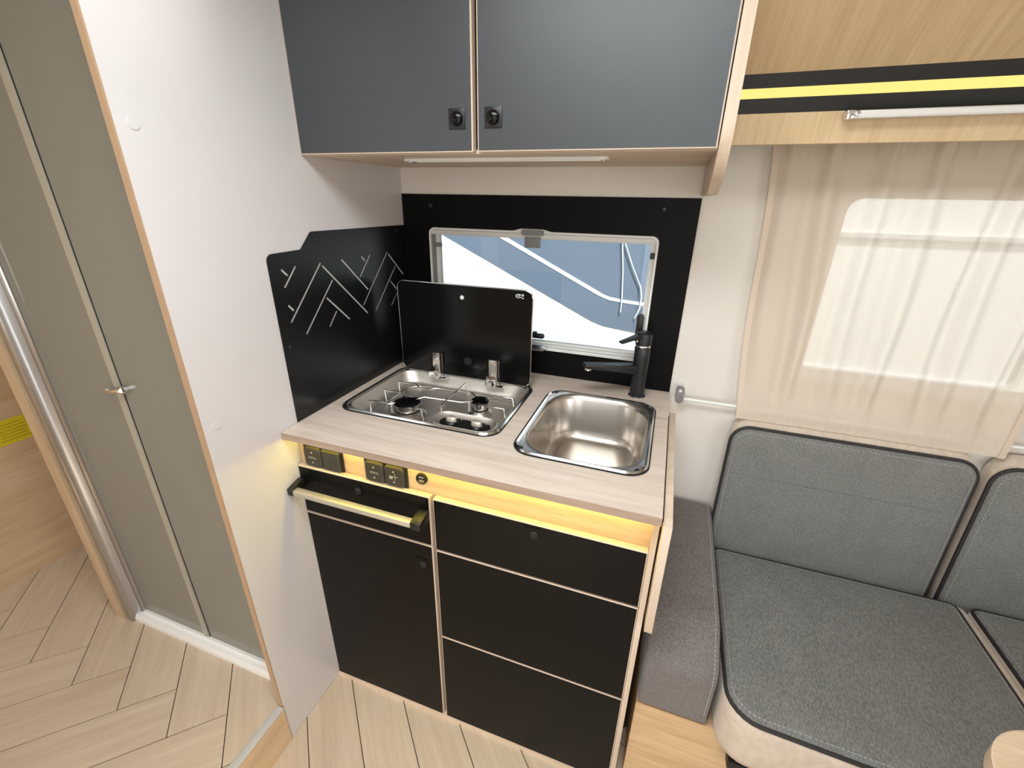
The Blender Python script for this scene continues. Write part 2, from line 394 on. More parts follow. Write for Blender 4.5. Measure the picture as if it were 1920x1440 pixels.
plate_with_holes('ceiling', 'ceiling', rect(X0-.03, X1+.03, YR-.035, .035), [rect(.28, .96, -1.36, -.88)], 'z', CE, CE+.03)
tag(bpy.data.objects['ceiling'], 'cream ceiling with a roof hatch opening', kind='structure')
rh = thing('window_3', (.62, -1.12, CE+.03), 'unseen roof hatch over the kitchen with opaque white dome added to block the sun', kind='structure')
MB().loft([at_z(rr(.62, -1.12, .38, .28, .04), CE+.031), at_z(rr(.62, -1.12, .38, .28, .04), CE+.09), at_z(rr(.62, -1.12, .30, .20, .04), CE+.12)], False, True).build('dome', 'white', rh, smooth=40)  # opaque dome added out of view to keep the sun out
cs = thing('added_spotlight', (.30, -.74, CE-.03), 'added chrome spotlight, out of view, for the glow high on the partition', 'light')  # spotlight added to imitate the light streaks at the partition top
MB().lathe((.30, -.74, CE-.03), [(0, .0), (.026, 0), (.034, .01), (.036, .0295), (0, .0295)]).build('housing', 'chrome', cs, smooth=40)
spl = bpy.data.lights.new('partition_glow_spot', 'SPOT'); spo = bpy.data.objects.new('partition_glow_spot', spl); COL.objects.link(spo)
spl.energy = 3.0; spl.color = (1, .95, .84); spl.spot_size = math.radians(46); spl.spot_blend = .9; spl.shadow_soft_size = .015
spo.location = (.30, -.74, CE-.034); spo.rotation_euler = (Vector((0, -.70, 1.77))-Vector(spo.location)).to_track_quat('-Z', 'Y').to_euler()
# --- partition between shower and kitchen
pt = MB().box(-.013, 0, -.776, 0, 0, CE).build('wall_partition', 'partition'); tag(pt, 'glossy white partition panel between shower and kitchen', kind='structure')
MB().box(-.0134, .0004, -.779, -.776, 0, CE).build('edge_band', 'edge', pt)
for z in (1.522, .989, .628):
    c = MB().cyl((-.748, z), 'x', .009, 0, .0012, 20).build('screw_cap', 'partition', pt)
# --- shower: jamb, post, threshold, glass
jb = MB().box(-.728, -.682, -.744, 0, ZL, CE).build('trim_3', 'oak_z'); tag(jb, 'wooden jamb at the left of the shower door', kind='structure')
sd = thing('door_1', (-.35, -.705, ZL), 'smoked glass shower door with aluminium post and white threshold', kind='structure')
prof = [(-.682, -.690), (-.682, -.728), (-.675, -.738), (-.662, -.741), (-.650, -.736), (-.643, -.726), (-.640, -.716), (-.628, -.716), (-.622, -.712), (-.622, -.690)]
MB().prism(prof, 'z', ZL, CE).build('door_post', 'alu', sd, smooth=50)
MB().prism([(-.734, ZL), (-.734, ZL+.012), (-.729, ZL+.026), (-.716, ZL+.028), (-.716, ZL+.034), (-.690, ZL+.034), (-.690, ZL)], 'x', -.67, -.0138).build('threshold', 'white', sd)
MB().box(-.63, -.342, -.709, -.703, ZL+.034, CE).build('glass_panel', 'shower_glass', sd)
MB().box(-.3385, -.0145, -.7085, -.7035, ZL+.034, CE).build('glass_panel', 'shower_glass', sd)
MB().box(-.362, -.342, -.7125, -.7092, ZL+.036, CE).build('seal_strip', 'seal', sd)
MB().box(-.3412, -.3390, -.7094, -.7025, ZL+.036, CE).build('seal_edge', 'rubber', sd)
la = MB().tube([(-.372, -.722, .998), (-.36, -.727, 1.0), (-.342, -.727, 1.001), (-.322, -.722, 1.004)], .0055, 10).build('latch', 'chrome', sd, smooth=True)
MB().cyl((-.322, 1.004), 'y', .009, -.72, -.703, 16).build('latch_knob', 'chrome', la)
trayo = thing('shower_tray', (-.35, -.35, ZL), 'white shower tray behind the smoked glass', 'shower tray')
tr = MB(); tr.loft([at_z(rr(-.35, -.35, .318, .335, .03), ZL+.001), at_z(rr(-.35, -.35, .318, .335, .03), ZL+.03), at_z(rr(-.35, -.35, .29, .307, .05), ZL+.032),
    at_z(rr(-.35, -.35, .25, .267, .06), ZL+.012)]); tr.build('basin', 'tray', trayo, smooth=40)
MB().lathe((-.2, -.3, ZL+.013), [(.0, 0), (.045, 0), (.045, .004), (.03, .006), (0, .006)]).build('drain_cover', 'chrome', trayo, smooth=True)
for nm, bx in (('wall_shower_left', (-.682, -.672, -.69, -.012, ZL, CE)), ('wall_shower_back', (-.672, -.0138, -.012, -.002, ZL, CE)), ('wall_shower_right', (-.0195, -.0136, -.69, -.0125, ZL, CE))):
    t = MB().box(*bx).build(nm, 'showerwall'); tag(t, 'pale lining of the shower cubicle', kind='structure')
# yellow sticker on the wooden panel
stk = thing('sticker', (X0, -.6, .625), 'yellow printed sticker on the wooden panel by the shower', 'sticker')
MB().prism(rr(-.615, .672, .052, .043, .006), 'x', X0, X0+.0008).build('sheet', 'sticker', stk)
for k in range(6): MB().box(X0+.0008, X0+.0012, -.655 + .004*(k % 2), -.575-.006*(k % 3), .642+.011*k, .645+.011*k).build('printed_line', 'stickerprint', stk)

# ================================================================== KITCHEN
D = .6053; W = .8735; H = .90
# worktop with cut-outs
HOB = (.033, .490, -.452, -.113); SNK = (.538, .840, -.492, -.117)
wt = thing('worktop', (W/2, -D/2, H-.02), 'pale wood-grain kitchen worktop holding the hob and sink', 'worktop')
plate_with_holes('slab', 'top', rect(.0015, W, -D, -.004), [rr(.2615, -.2825, .214, .155, .03), rr(.689, -.3045, .14, .176, .04)], 'z', H-.018, H, wt)
MB().box(.0015, W, -D-.001, -D, H-.018, H-.0008).build('edge_band', 'topedge', wt)
# base cabinet
cb = thing('kitchen_cabinet', (W/2, -.3, 0), 'black kitchen base cabinet with pale edged drawers and oak fascia', 'cabinet')
MB().box(.862, .8735, -.5785, -.004, 0, H-.018).build('side_panel', 'oak_pale', cb)
MB().box(.002, .012, -.556, -.004, 0, H-.018).build('side_panel', 'oak_pale', cb)
MB().box(.381, .388, -.556, -.02, .012, .79).build('divider', 'oak_pale', cb)
MB().box(.002, .8735, -.582, -.5645, 0, .0115).build('plinth', 'oak_palex', cb)
MB().box(.012, .862, -.556, -.02, .011, .02).build('bottom_panel', 'oak_pale', cb)
fa = MB().box(.002, .862, -.561, -.545, .775, H-.0185).build('fascia', 'oak_x', cb)
led = MB().box(.03, .855, -.5835, -.5775, H-.0215, H-.0182).build('led_strip', 'led', cb); led['label'] = 'warm yellow light strip under the worktop lip'
def front(name, x0, x1, z0, z1, lock=None):
    f = MB().box(x0, x1, -.5785, -.5612, z0, z1).build(name, 'lightedge', cb, bevel=.0012, segs=1)
    e = .0026
    MB().box(x0+e, x1-e, -.5792, -.578, z0+e, z1-e).build('laminate_face', 'blackdoor', f)
    if lock:
        lx, lz = lock
        MB().prism(rr(lx, lz, .0165, .0155, .003, 3), 'y', -.5806, -.5792).build('lock_plate', 'blackdoor', f)
        MB().lathe((lx+.004, -.5806, lz-.003), [(0, -.0035), (.007, -.003), (.0095, -.0005), (.0095, 0)], 18, 'y').build('lock_button', 'rubber', f, smooth=True)
    return f
fl1 = front('flap', .003, .3795, .6515, .793, (.178, .764))
front('door', .003, .3795, .012, .6485, (.346, .588))
front('drawer', .388, .8615, .6445, .7915, (.626, .768))
front('drawer', .388, .8615, .349, .6415)
front('drawer', .388, .8615, .012, .346)
# bar handle
gr_ = MB().box(.019, .352, -.6235, -.6055, .7335, .7475).build('handle_bar', 'handlebar', cb, bevel=.0015); gr_['label'] = 'long satin metal bar handle'
for x0, x1 in ((.003, .019), (.352, .378)):
    MB().prism([(-.5793, .734), (-.5793, .758), (-.59, .758), (-.6245, .7495), (-.6245, .732), (-.60, .729)], 'x', x0, x1).build('bracket', 'blackplastic', gr_, bevel=.0015)
# switches and usb socket on the fascia
def switch(x0, label, rockers):
    t = thing('light_switch', (x0+.058, -.561, .793), label, 'switch', 'switches on the oak fascia under the worktop')
    MB().box(x0, x0+.117, -.566, -.5611, .793, .852).build('switch_plate', 'blackplastic', t, bevel=.001)
    for k, ic in enumerate(rockers):
        a = x0+.0045+k*.0545; b = a+.0525
        rk = MB(); rd = .009 if ic else .002
        L0 = rr((a+b)/2, .8225, .026, .0265, rd, 4); L1 = rr((a+b)/2, .8225, .0235, .024, rd, 4)
        rk.loft([[(x, -.566, z) for x, z in L0], [(x, -.571, z) for x, z in L0], [(x, -.5735, z) for x, z in L1]])
        rk = rk.build('rocker', 'switch', t, smooth=30)
        cx = (a+b)/2
        if ic:
            for z in (.836, .808): MB().cyl((cx, z), 'y', .0026, -.5741, -.5735, 10).build('symbol', 'switchmark', rk)
        if ic == 1:
            MB().box(cx-.011, cx+.011, -.5741, -.5735, .8227, .8237).build('symbol', 'switchmark', rk)
            for q in range(5): MB().box(cx-.010+q*.005, cx-.008+q*.005, -.5741, -.5735, .8185, .8215).build('symbol', 'switchmark', rk)
        if ic == 2:
            MB().box(cx-.012, cx-.003, -.5741, -.5735, .816, .824).build('symbol', 'switchmark', rk)
            MB().box(cx-.003, cx+.011, -.5741, -.5735, .8225, .824).build('symbol', 'switchmark', rk)
            MB().box(cx+.003, cx+.0045, -.5741, -.5735, .814, .832).build('symbol', 'switchmark', rk)
switch(.0195, 'double switch with one blank rocker, nearest the white partition', (1, 0))
switch(.2, 'double switch with two symbol rockers, beside the round socket', (1, 2))
us = thing('usb_socket', (.354, -.561, .829), 'round black charging socket on the oak fascia', 'socket')
MB().lathe((.354, -.561, .8285), [(0, -.004), (.009, -.004), (.0105, -.0065), (.0135, -.006), (.0145, -.001), (.0145, 0)], 28, 'y').build('ring', 'blackplastic', us, smooth=True)
for z in (.833, .8235): MB().box(.3475, .3605, -.5656, -.5645, z-.0022, z+.0022).build('port', 'usbmark', us)
# fold-down flap on the right end
fp = thing('folding_flap', (.885, -.356, .612), 'folded down pale oak table flap at the right end of the worktop', 'table flap')
MB().box(.8775, .8935, -.604, -.11, .612, .883).build('board', 'oak_pale', fp, bevel=.001)
MB().tube([(.8757, -.585, .879), (.8757, -.13, .879)], .0028, 8).build('piano_hinge', 'blackplastic', fp, smooth=True)

# ---- gas hob
hb = thing('gas_hob', (.2615, -.2825, H), 'stainless steel two-burner gas hob with raised black glass lid', 'hob')
cx, cy, hx, hy = .2615, -.2825, .2285, .1695
MB().loft([at_z(rr(cx, cy, hx+.001, hy+.001, .046), H+.0002), at_z(rr(cx, cy, hx+.001, hy+.001, .046), H+.0028), at_z(rr(cx, cy, hx-.002, hy-.002, .044), H+.0032), at_z(rr(cx, cy, hx-.006, hy-.006, .04), H+.0003)], False, False).build('rubber_seal', 'rubber', hb, smooth=True)
MB().loft([at_z(rr(cx, cy, hx-.001, hy-.001, .045), H+.003), at_z(rr(cx, cy, hx-.005, hy-.005, .041), H+.007), at_z(rr(cx, cy, hx-.010, hy-.010, .037), H+.0045)], False, False).build('rim', 'steelrim', hb, smooth=True)
tb = MB(); tb.loft([at_z(rr(cx, cy, hx-.0095, hy-.0095, .037), H+.005), at_z(rr(cx, cy, hx-.016, hy-.017, .045), H+.001), at_z(rr(cx, cy, hx-.026, hy-.028, .05), H-.030), at_z(rr(cx, cy, hx-.032, hy-.034, .05), H-.036), at_z(rr(cx, cy, hx-.05, hy-.055, .05), H-.038)], False, True)
tb.build('tray', 'steeltray', hb, smooth=40)
for x, y in ((.058, -.427), (.058, -.139), (.466, -.139)):
    MB().lathe((x, y, H+.0), [(0, .0035), (.004, .0035), (.0058, .001), (.0058, 0)], 14).build('screw', 'blackplastic', hb, smooth=True)
for (bx, by, r) in ((.187, -.346, .034), (.372, -.266, .0235)):
    b = MB().lathe((bx, by, H-.0375), [(r*1.5, 0), (r*1.4, .003), (r*1.02, .010), (r*.98, .0165), (0, .0165)]).build('burner', 'steel', hb, smooth=True)
    MB().lathe((bx, by, H-.0215), [(r*1.02, -.004), (r*1.02, 0), (r*.92, .0), (r*.92, -.004)], 32).build('burner_gap', 'rubber', b)
    MB().lathe((bx, by, H-.0213), [(r*.94, 0), (r*.94, .0145), (r*.9, .0183), (0, .0183)], 32).build('flame_ring', 'steelrim', b, smooth=30)
    cp = MB().lathe((bx, by, H-.003), [(r*.95, 0), (r*1.08, .001), (r*1.08, .003), (r*1.0, .0055), (r*.4, .007), (0, .007)], 32).build('burner_cap', 'blackglass', b, smooth=40)
    MB().cyl((bx-r*1.25, by-r*.4), 'z', .003, H-.037, H-.002, 10).build('igniter', 'white', b)
zt, zf = H+.004, H-.0365
wires = [
 [(.095,-.385,zf),(.091,-.384,zt),(.13,-.38,zt),(.152,-.379,zt-.003),(.172,-.357,zt-.003)],
 [(.092,-.307,zf),(.088,-.307,zt),(.144,-.306,zt),(.164,-.323,zt-.003)],
 [(.094,-.24,zf),(.092,-.24,zt),(.15,-.236,zt),(.162,-.246,zt-.003),(.197,-.255,zt-.004),(.219,-.235,zt-.003),(.29,-.231,zt-.002),(.395,-.229,zt-.002),(.455,-.228,zt),(.468,-.24,zf+.006)],
 [(.202,-.332,zt-.003),(.22,-.309,zt),(.333,-.303,zt),(.356,-.279,zt-.002)],
 [(.196,-.354,zt-.003),(.222,-.377,zt-.003),(.251,-.38,zt),(.268,-.398,zf)],
 [(.288,-.165,zf),(.287,-.176,zt+.001),(.289,-.30,zt+.003),(.291,-.343,zt),(.3,-.358,zf)],
 [(.331,-.232,zt),(.354,-.252,zt-.002)],
 [(.406,-.229,zt),(.385,-.252,zt-.002)],
 [(.404,-.298,zt-.002),(.456,-.30,zt),(.466,-.31,zf)],
 [(.093,-.40,zf+.003),(.093,-.2,zf+.003)], [(.468,-.33,zf+.004),(.468,-.215,zf+.004),(.44,-.165,zf+.004),(.15,-.165,zf+.004),(.11,-.18,zf+.004),(.093,-.2,zf+.004)]]
ps = MB()
for wv in wires: ps.tube(wv, .0023, 8)
ps.build('pan_support', 'chrome', hb, smooth=50)
# controls in the front right corner
co = MB(); co.loft([at_z(rr(.380, -.3905, .098, .046, .046), H-.037), at_z(rr(.380, -.3905, .093, .042, .042), H-.006), at_z(rr(.380, -.3905, .088, .038, .038), H-.002), at_z(rr(.382, -.391, .076, .029, .029), H-.012)])
co = co.build('control_dish', 'steeltray', hb, smooth=50)
MB().prism(rr(.383, -.391, .069, .0225, .022), 'z', H-.0125, H-.0105).build('control_plate', 'blackplastic', co)
for kx in (.349, .419):
    kb = MB().lathe((kx, -.396, H-.0105), [(.0175, 0), (.0175, .004), (.015, .007), (0, .007)], 24).build('knob_base', 'blackplastic', hb, smooth=True)
    MB().loft([[(kx+rx*math.cos(a), -.398+ry*math.sin(a), z+.004) for a in [2*math.pi*k/20 for k in range(20)]] for rx, ry, z in ((.0145,.0085,H-.0075),(.0145,.0085,H+.002),(.012,.0065,H+.005),(.004,.002,H+.0055))]).build('knob_grip', 'handlebar', kb, smooth=60)
    for q, (dx, hgt) in enumerate(((-.011, .002), (-.007, .003), (-.003, .004), (.001, .005), (.0165, .005))):
        MB().box(kx+dx, kx+dx+.0013, -.3765, -.3765+hgt, H-.0105, H-.0099).build('dial_mark', 'mark', kb)
# lid
lid = MB().prism(rr(.263, 1.050, .2145, .141, .021), 'y', -.1405, -.1355).build('lid', 'blackglass', hb, smooth=30); lid['label'] = 'black glass hob lid standing open'
MB().tube([(x, -.138, z) for x, z in rr(.263, 1.050, .2148, .1413, .021)], .0026, 6, closed=True).build('lid_edge', 'steelrim', lid, smooth=True)
MB().lathe((.264, -.1405, 1.157), [(0, -.002), (.005, -.002), (.0065, 0)], 18, 'y').build('bumper', 'white', lid, smooth=True)
MB().lathe((.278, -.1405, .9625), [(0, -.001), (.008, -.001), (.0095, -.004), (.0125, -.004), (.0138, 0)], 28, 'y').build('rubber_grommet', 'rubber', lid, smooth=True)
lg = MB()
def lp(pts, r=.0009): lg.tube([(.429+.0009*a, -.141, 1.183-.0009*b) for a, b in pts], r, 6)
lp([(6,2),(1,5),(0,9),(4,13),(10,13.5),(16,11),(20,13),(24,15),(26,13)])
lp([(10,2),(6,4),(6,8),(10,9),(13,6),(11,3),(10,2)]); lp([(13,8),(14,2),(17,6),(20,2),(21,8)]); lp([(21,8),(25,7),(26,4),(23,2),(21,4)])
lg.build('printed_logo', 'mark', lid, smooth=True)
for x in (.158, .348):
    hg = MB().box(x, x+.033, -.1436, -.1406, .925, .977).build('hinge', 'steel', hb, bevel=.0008)
    MB().lathe((x+.016, -.1436, .957), [(0, -.003), (.004, -.003), (.006, -.001), (.006, 0)], 14, 'y').build('hinge_screw', 'chrome', hg, smooth=True)
    MB().prism([(-.1406, .93), (-.155, .93), (-.166, .922), (-.167, .9), (-.15, .897), (-.1406, .905)], 'x', x-.003, x+.028).build('hinge_knuckle', 'chrome', hg, bevel=.0015)
    MB().box(x+.028, x+.0325, -.158, -.1406, .897, .978).build('hinge_arm', 'steel', hg)
    MB().box(x-.008, x+.05, -.158, -.143, .8985, .9015).build('hinge_foot', 'steelrim', hg)
    MB().cyl((-.151, .906), 'x', .003, x+.033, x+.047, 10).build('hinge_pin', 'chrome', hg)

# ---- sink
sk = thing('sink', (.689, -.3045, H), 'brushed stainless steel rectangular sink set in the worktop', 'sink')
cx, cy, hx, hy = .689, -.3045, .151, .1875
MB().loft([at_z(rr(cx, cy, hx+.0015, hy+.0015, .05), H+.0002), at_z(rr(cx, cy, hx+.0015, hy+.0015, .05), H+.003), at_z(rr(cx, cy, hx-.003, hy-.003, .046), H+.0035), at_z(rr(cx, cy, hx-.004, hy-.004, .045), H+.0003)], False, False).build('rubber_seal', 'rubber', sk, smooth=True)
MB().loft([at_z(rr(cx, cy, hx-.001, hy-.001, .048), H+.003), at_z(rr(cx, cy, hx-.005, hy-.005, .044), H+.0068), at_z(rr(cx, cy, hx-.010, hy-.010, .040), H+.0042)], False, False).build('rim', 'steelrim', sk, smooth=True)
bl = MB(); bl.loft([at_z(rr(cx, cy, hx-.0098, hy-.0098, .040), H+.0043), at_z(rr(cx, cy, hx-.0125, hy-.0135, .062), H+.0035), at_z(rr(cx, cy, hx-.0145, hy-.016, .085), H+.0015), at_z(rr(cx, cy, hx-.018, hy-.02, .085), H-.01),
     at_z(rr(cx, cy, hx-.027, hy-.03, .078), H-.095), at_z(rr(cx, cy, hx-.031, hy-.034, .075), H-.112), at_z(rr(cx, cy, hx-.040, hy-.043, .07), H-.124), at_z(rr(cx, cy, hx-.055, hy-.058, .06), H-.129), at_z(rr(cx, cy, .03, .04, .029), H-.131)], False, True)
bl.build('bowl', 'steel', sk, smooth=60)
dr = MB().lathe((.675, -.355, H-.1305), [(.036, 0), (.036, .002), (.031, .0035), (.027, .001), (.026, -.0)], 28).build('drain', 'steelrim', sk, smooth=True)
MB().lathe((.675, -.355, H-.1305), [(.022, 0), (.022, .003), (.012, .005), (0, .005)], 24).build('drain_plug', 'rubber', dr, smooth=True)
for x, y in ((.56, -.47), (.818, -.47), (.56, -.139), (.818, -.139)):
    MB().lathe((x, y, H+.0), [(0, .006), (.0035, .006), (.0055, .0045), (.0055, 0)], 14).build('screw', 'blackplastic', sk, smooth=True)
# ---- mixer tap
tp = thing('mixer_tap', (.782, -.068, H), 'matt black single lever mixer tap behind the sink', 'tap')
MB().lathe((.782, -.068, H), [(0, 0), (.0245, 0), (.0245, .003), (.022, .0045), (0, .0045)], 32).build('base_ring', 'chrome', tp, smooth=True)
MB().lathe((.782, -.068, H), [(0, .004), (.0208, .004), (.0208, .06), (.0222, .12), (.0222, .149), (.021, .151), (0, .151)], 32).build('body', 'faucet', tp, smooth=40)
MB().lathe((.782, -.068, H), [(0, .151), (.0205, .151), (.0215, .1525), (.0215, .156), (.0205, .1575), (0, .1575)], 32).build('collar', 'chrome', tp, smooth=True)
hd = MB().lathe((.782, -.068, H), [(0, .1575), (.0222, .1575), (.0226, .182), (.0215, .189), (.016, .1925), (0, .194)], 32).build('lever_head', 'faucet', tp, smooth=40)
d = Vector((-.70, -.62, 0)).normalized(); n_ = Vector((d.y, -d.x, 0))
def bar(p0, p1, w0, w1, t0, t1):
    mb = MB(); L = []
    for p, ww, tt in ((Vector(p0), w0, t0), (Vector(p0).lerp(Vector(p1), .5), (w0+w1)/2, (t0+t1)/2), (Vector(p1), w1, t1)):
        L.append([tuple(p+n_*ww/2), tuple(p-n_*ww/2), tuple(p-n_*ww/2-Vector((0,0,tt))), tuple(p+n_*ww/2-Vector((0,0,tt)))])
    return mb.loft(L)
c0 = Vector((.782, -.068, 0))
bar(c0-d*.012+Vector((0,0,1.094)), c0+d*.078+Vector((0,0,1.072)), .03, .019, .009, .005).build('lever', 'faucet', hd, bevel=.0025)
MB().cyl((c0.x+d.x*.0215, c0.y+d.y*.0215), 'z', .0035, 1.066, 1.071, 12).build('index_dot', 'chrome', hd)
d = Vector((-.146, -.092, 0)).normalized(); n_ = Vector((d.y, -d.x, 0))
sp = bar(c0+d*.008+Vector((0,0,.998)), c0+d*.172+Vector((0,0,1.013)), .034, .025, .026, .013).build('spout', 'faucet', tp, bevel=.003)
ax_ = c0+d*.158
MB().lathe((ax_.x, ax_.y, .992), [(0, 0), (.0095, 0), (.0105, .002), (.0105, .010), (0, .010)], 18).build('aerator', 'chrome', sp, smooth=True)

# ---- black splash panels
gx = .0022
def slot(p, q, wd=.0027):
    a, b = Vector(p), Vector(q); t = (b-a).normalized(); n = Vector((-t.y, t.x))*wd
    return [tuple(a+n), tuple(a-n), tuple(b-n), tuple(b+n)]
# mountain line pattern, (y, z) end points on the panel
S = [((-0.518, 1.269), (-0.502, 1.253)), ((-0.475, 1.271), (-0.517, 1.228)), ((-0.394, 1.269), (-0.516, 1.147)), ((-0.516, 1.188), (-0.502, 1.172)),
     ((-0.390, 1.262), (-0.232, 1.106)), ((-0.360, 1.222), (-0.476, 1.108)), ((-0.391, 1.182), (-0.313, 1.107)), ((-0.360, 1.141), (-0.394, 1.106)),
     ((-0.317, 1.269), (-0.218, 1.172)), ((-0.234, 1.268), (-0.219, 1.253)), ((-0.193, 1.269), (-0.249, 1.213)), ((-0.109, 1.268), (-0.249, 1.132)),
     ((-0.105, 1.262), (-0.031, 1.190)), ((-0.073, 1.221), (-0.194, 1.105)), ((-0.106, 1.181), (-0.076, 1.150)), ((-0.075, 1.138), (-0.111, 1.105))]
holes = [slot(a, b) for a, b in S]
outl = roundpoly([(-.552, .9015), (-.552, 1.304), (-.452, 1.306), (-.413, 1.3435), (-.006, 1.341), (-.006, .9015)], [0, .016, .010, .012, 0, 0])
sg = thing('splash_panel', (0, -.28, H), 'black metal splash panel with cut-out mountain line pattern on the partition', 'splash panel')
plate_with_holes('sheet', 'blackmetal', outl, holes, 'x', .0006, gx, sg)
for y, z in ((-.395, 1.325), (-.05, 1.325), (-.53, 1.09)):
    MB().lathe((gx, y, z), [(0, .0022), (.004, .002), (.0065, 0)], 16, 'x').build('screw', 'blackplastic', sg, smooth=True)
bs = thing('backsplash', (.44, 0, H), 'black backsplash panel around the kitchen window', 'backsplash')
plate_with_holes('panel', 'blackpanel', rect(.0, .872, H+.0005, 1.4325), [rr(.4375, 1.160, .347, .178, .018)], 'y', -.004, -.0002, bs)
for x, z in ((.785, 1.405), (.735, .945), (.10, 1.40)):
    MB().lathe((x, -.004, z), [(0, -.0028), (.005, -.0025), (.0075, 0)], 16, 'y').build('screw', 'blackplastic', bs, smooth=True)

# ---- kitchen window
w1 = thing('window_1', (.44, .01, .98), 'small kitchen window in the black backsplash', kind='structure')
def ring(o, i, y0, y1):
    mb = MB(); f = lambda L, y: [(x, y, z) for x, z in L]
    return mb.loft([f(o, y1), f(o, y0), f(i, y0), f(i, y1), f(o, y1)], False, False)
ring(rr(.4375, 1.160, .346, .177, .018), rr(.4375, 1.160, .341, .172, .015), -.0075, .02).build('frame', 'white', w1)
MB().box(.098, .778, -.005, .02, 1.3165, 1.331).build('blind_cassette', 'paleplastic', w1, bevel=.002)
for x0, x1 in ((.097, .1075), (.1075, .121)): MB().box(x0, x1, -.002 if x0 < .1 else .006, .02, .99, 1.3165).build('side_channel', 'greyplastic' if x0 < .1 else 'paleplastic', w1)
for x0, x1 in ((.7645, .7705), (.7705, .777)): MB().box(x0, x1, .004, .02, .99, 1.3165).build('side_channel', 'paleplastic', w1)
for k, (z0, z1) in enumerate(((.984, .991), (.992, .999), (1.0, 1.008))): MB().box(.1, .777, -.004+.004*k, .02, z0, z1).build('bottom_rail', 'paleplastic', w1, bevel=.001)
MB().box(.1, .777, .0275, .0315, .99, 1.33).build('pane', 'window_glass', w1)
MB().prism([(.352, 1.333), (.395, 1.344), (.462, 1.344), (.508, 1.333)], 'y', -.0085, -.0045).build('latch_plate', 'paleplastic', w1, bevel=.001)
MB().prism(rr(.432, 1.334, .034, .008, .006, 4), 'y', -.012, -.0085).build('latch_cover', 'greyplastic', w1)
MB().box(.408, .456, -.011, -.005, 1.292, 1.322).build('latch_tab', 'greyplastic', w1, bevel=.002)
MB().prism([(.40, .980), (.40, 1.0), (.475, 1.0), (.492, .992), (.478, .980)], 'y', -.016, -.004).build('blind_grip', 'alu', w1, bevel=.001)
MB().loft([[(.44+x, y, z) for y, z in ((-.0, 1.024), (.012, 1.024), (.012, 1.036), (-.0, 1.036))] for x in (0, .012)] ).build('catch_base', 'blackplastic', w1)
MB().prism(rr(.452, 1.026, .027, .0075, .007, 5), 'y', -.006, .003).build('catch_lever', 'blackplastic', w1, bevel=.001)
MB().prism(rr(.762, 1.085, .0095, .042, .009, 5), 'y', -.012, -.002).build('catch_lever', 'blackplastic', w1, bevel=.001)
MB().box(.765, .777, -.0, .01, 1.278, 1.294).build('stop_block', 'blackplastic', w1)
MB().cyl((.0, 1.286), 'x', .0075, .105, .128, 14).build('stay_knob', 'greyplastic', w1, bevel=.001) if False else MB().box(.105, .127, .0, .013, 1.279, 1.292).build('stay_knob', 'greyplastic', w1, bevel=.003)

# ---- overhead cabinet
oc = thing('overhead_cabinet', (.44, -.2, 1.505), 'overhead kitchen cabinet with two anthracite doors and pale oak frame', 'cabinet')
MB().box(.0, .868, -.387, -.003, 1.5055, 1.512).build('bottom_panel', 'oak_palex', oc)
MB().box(.0, .868, -.03, -.003, 1.512, CE-.01).build('back_panel', 'oak_pale', oc)
MB().box(.0, .868, -.386, -.03, CE-.03, CE-.01).build('top_panel', 'oak_pale', oc)
sp_ = roundpoly([(-.003, CE-.005), (-.003, 1.438), (-.29, 1.438), (-.372, 1.468), (-.405, 1.525), (-.405, CE-.005)], [0, 0, .05, .10, .08, 0], 5)
MB().prism(sp_, 'x', .8685, .8875).build('side_panel', 'oak_pale', oc, smooth=30)
for x0, x1, lx in ((.0015, .4245, .392), (.434, .8665, .4675)):
    dd_ = MB().box(x0, x1, -.405, -.3872, 1.5065, CE-.012).build('door', 'lightedge', oc, bevel=.0012, segs=1)
    MB().box(x0+.0028, x1-.0028, -.4057, -.4045, 1.5093, CE-.015).build('laminate_face', 'greydoor', dd_)
    MB().prism(rect(lx-.0175, lx+.0175, 1.5465, 1.5815), 'y', -.4078, -.4057).build('lock_plate', 'blackplastic', dd_, bevel=.0006)
    MB().lathe((lx, -.4078, 1.564), [(0, -.0085), (.007, -.008), (.0115, -.005), (.0128, -.001), (.0128, 0)], 28, 'y').build('lock_button', 'blackglass', dd_, smooth=True)
sl = thing('strip_light', (.44, -.3, 1.5), 'slim pale strip light screwed under the overhead cabinet', 'light')
MB().prism(rr(.4415, -.302, .234, .0135, .01), 'z', 1.4985, 1.5053).build('housing', 'paleplastic', sl, bevel=.0015)
MB().box(.225, .66, -.3085, -.2955, 1.4972, 1.4985).build('diffuser', 'white', sl)
for x in (.219, .44, .664): MB().lathe((x, -.302, 1.4972), [(0, -.001), (.003, -.0005), (.004, .0013), (0, .0013)], 12).build('screw', 'chrome', sl, smooth=True)
MB().box(.229, .238, -.309, -.303, 1.4955, 1.4972).build('toggle', 'blackplastic', sl)

# ================================================================== LOUNGE
# overhead locker with light channel
ol = thing('overhead_locker', (1.9, -.15, 1.53), 'light oak overhead locker with black channel and yellow light line', 'locker')
LX0, LX1 = .889, X1-.005
def ypoly(name, mat, poly, par=ol, **k): return MB().prism(poly, 'x', LX0, LX1).build(name, mat, par, **k)
ypoly('lower_board', 'oak_yz', [(-.200, 1.531), (-.214, 1.582), (-.198, 1.586), (-.184, 1.531)])
ypoly('channel_lower', 'blackplastic', [(-.212, 1.580), (-.222, 1.6055), (-.195, 1.612), (-.192, 1.586)])
lp2 = ypoly('led_diffuser', 'led2', [(-.2195, 1.6055), (-.226, 1.622), (-.20, 1.626), (-.197, 1.612)]); lp2['label'] = 'glowing yellow light line'
ypoly('channel_upper', 'blackplastic', [(-.2265, 1.621), (-.236, 1.643), (-.21, 1.65), (-.203, 1.625)])
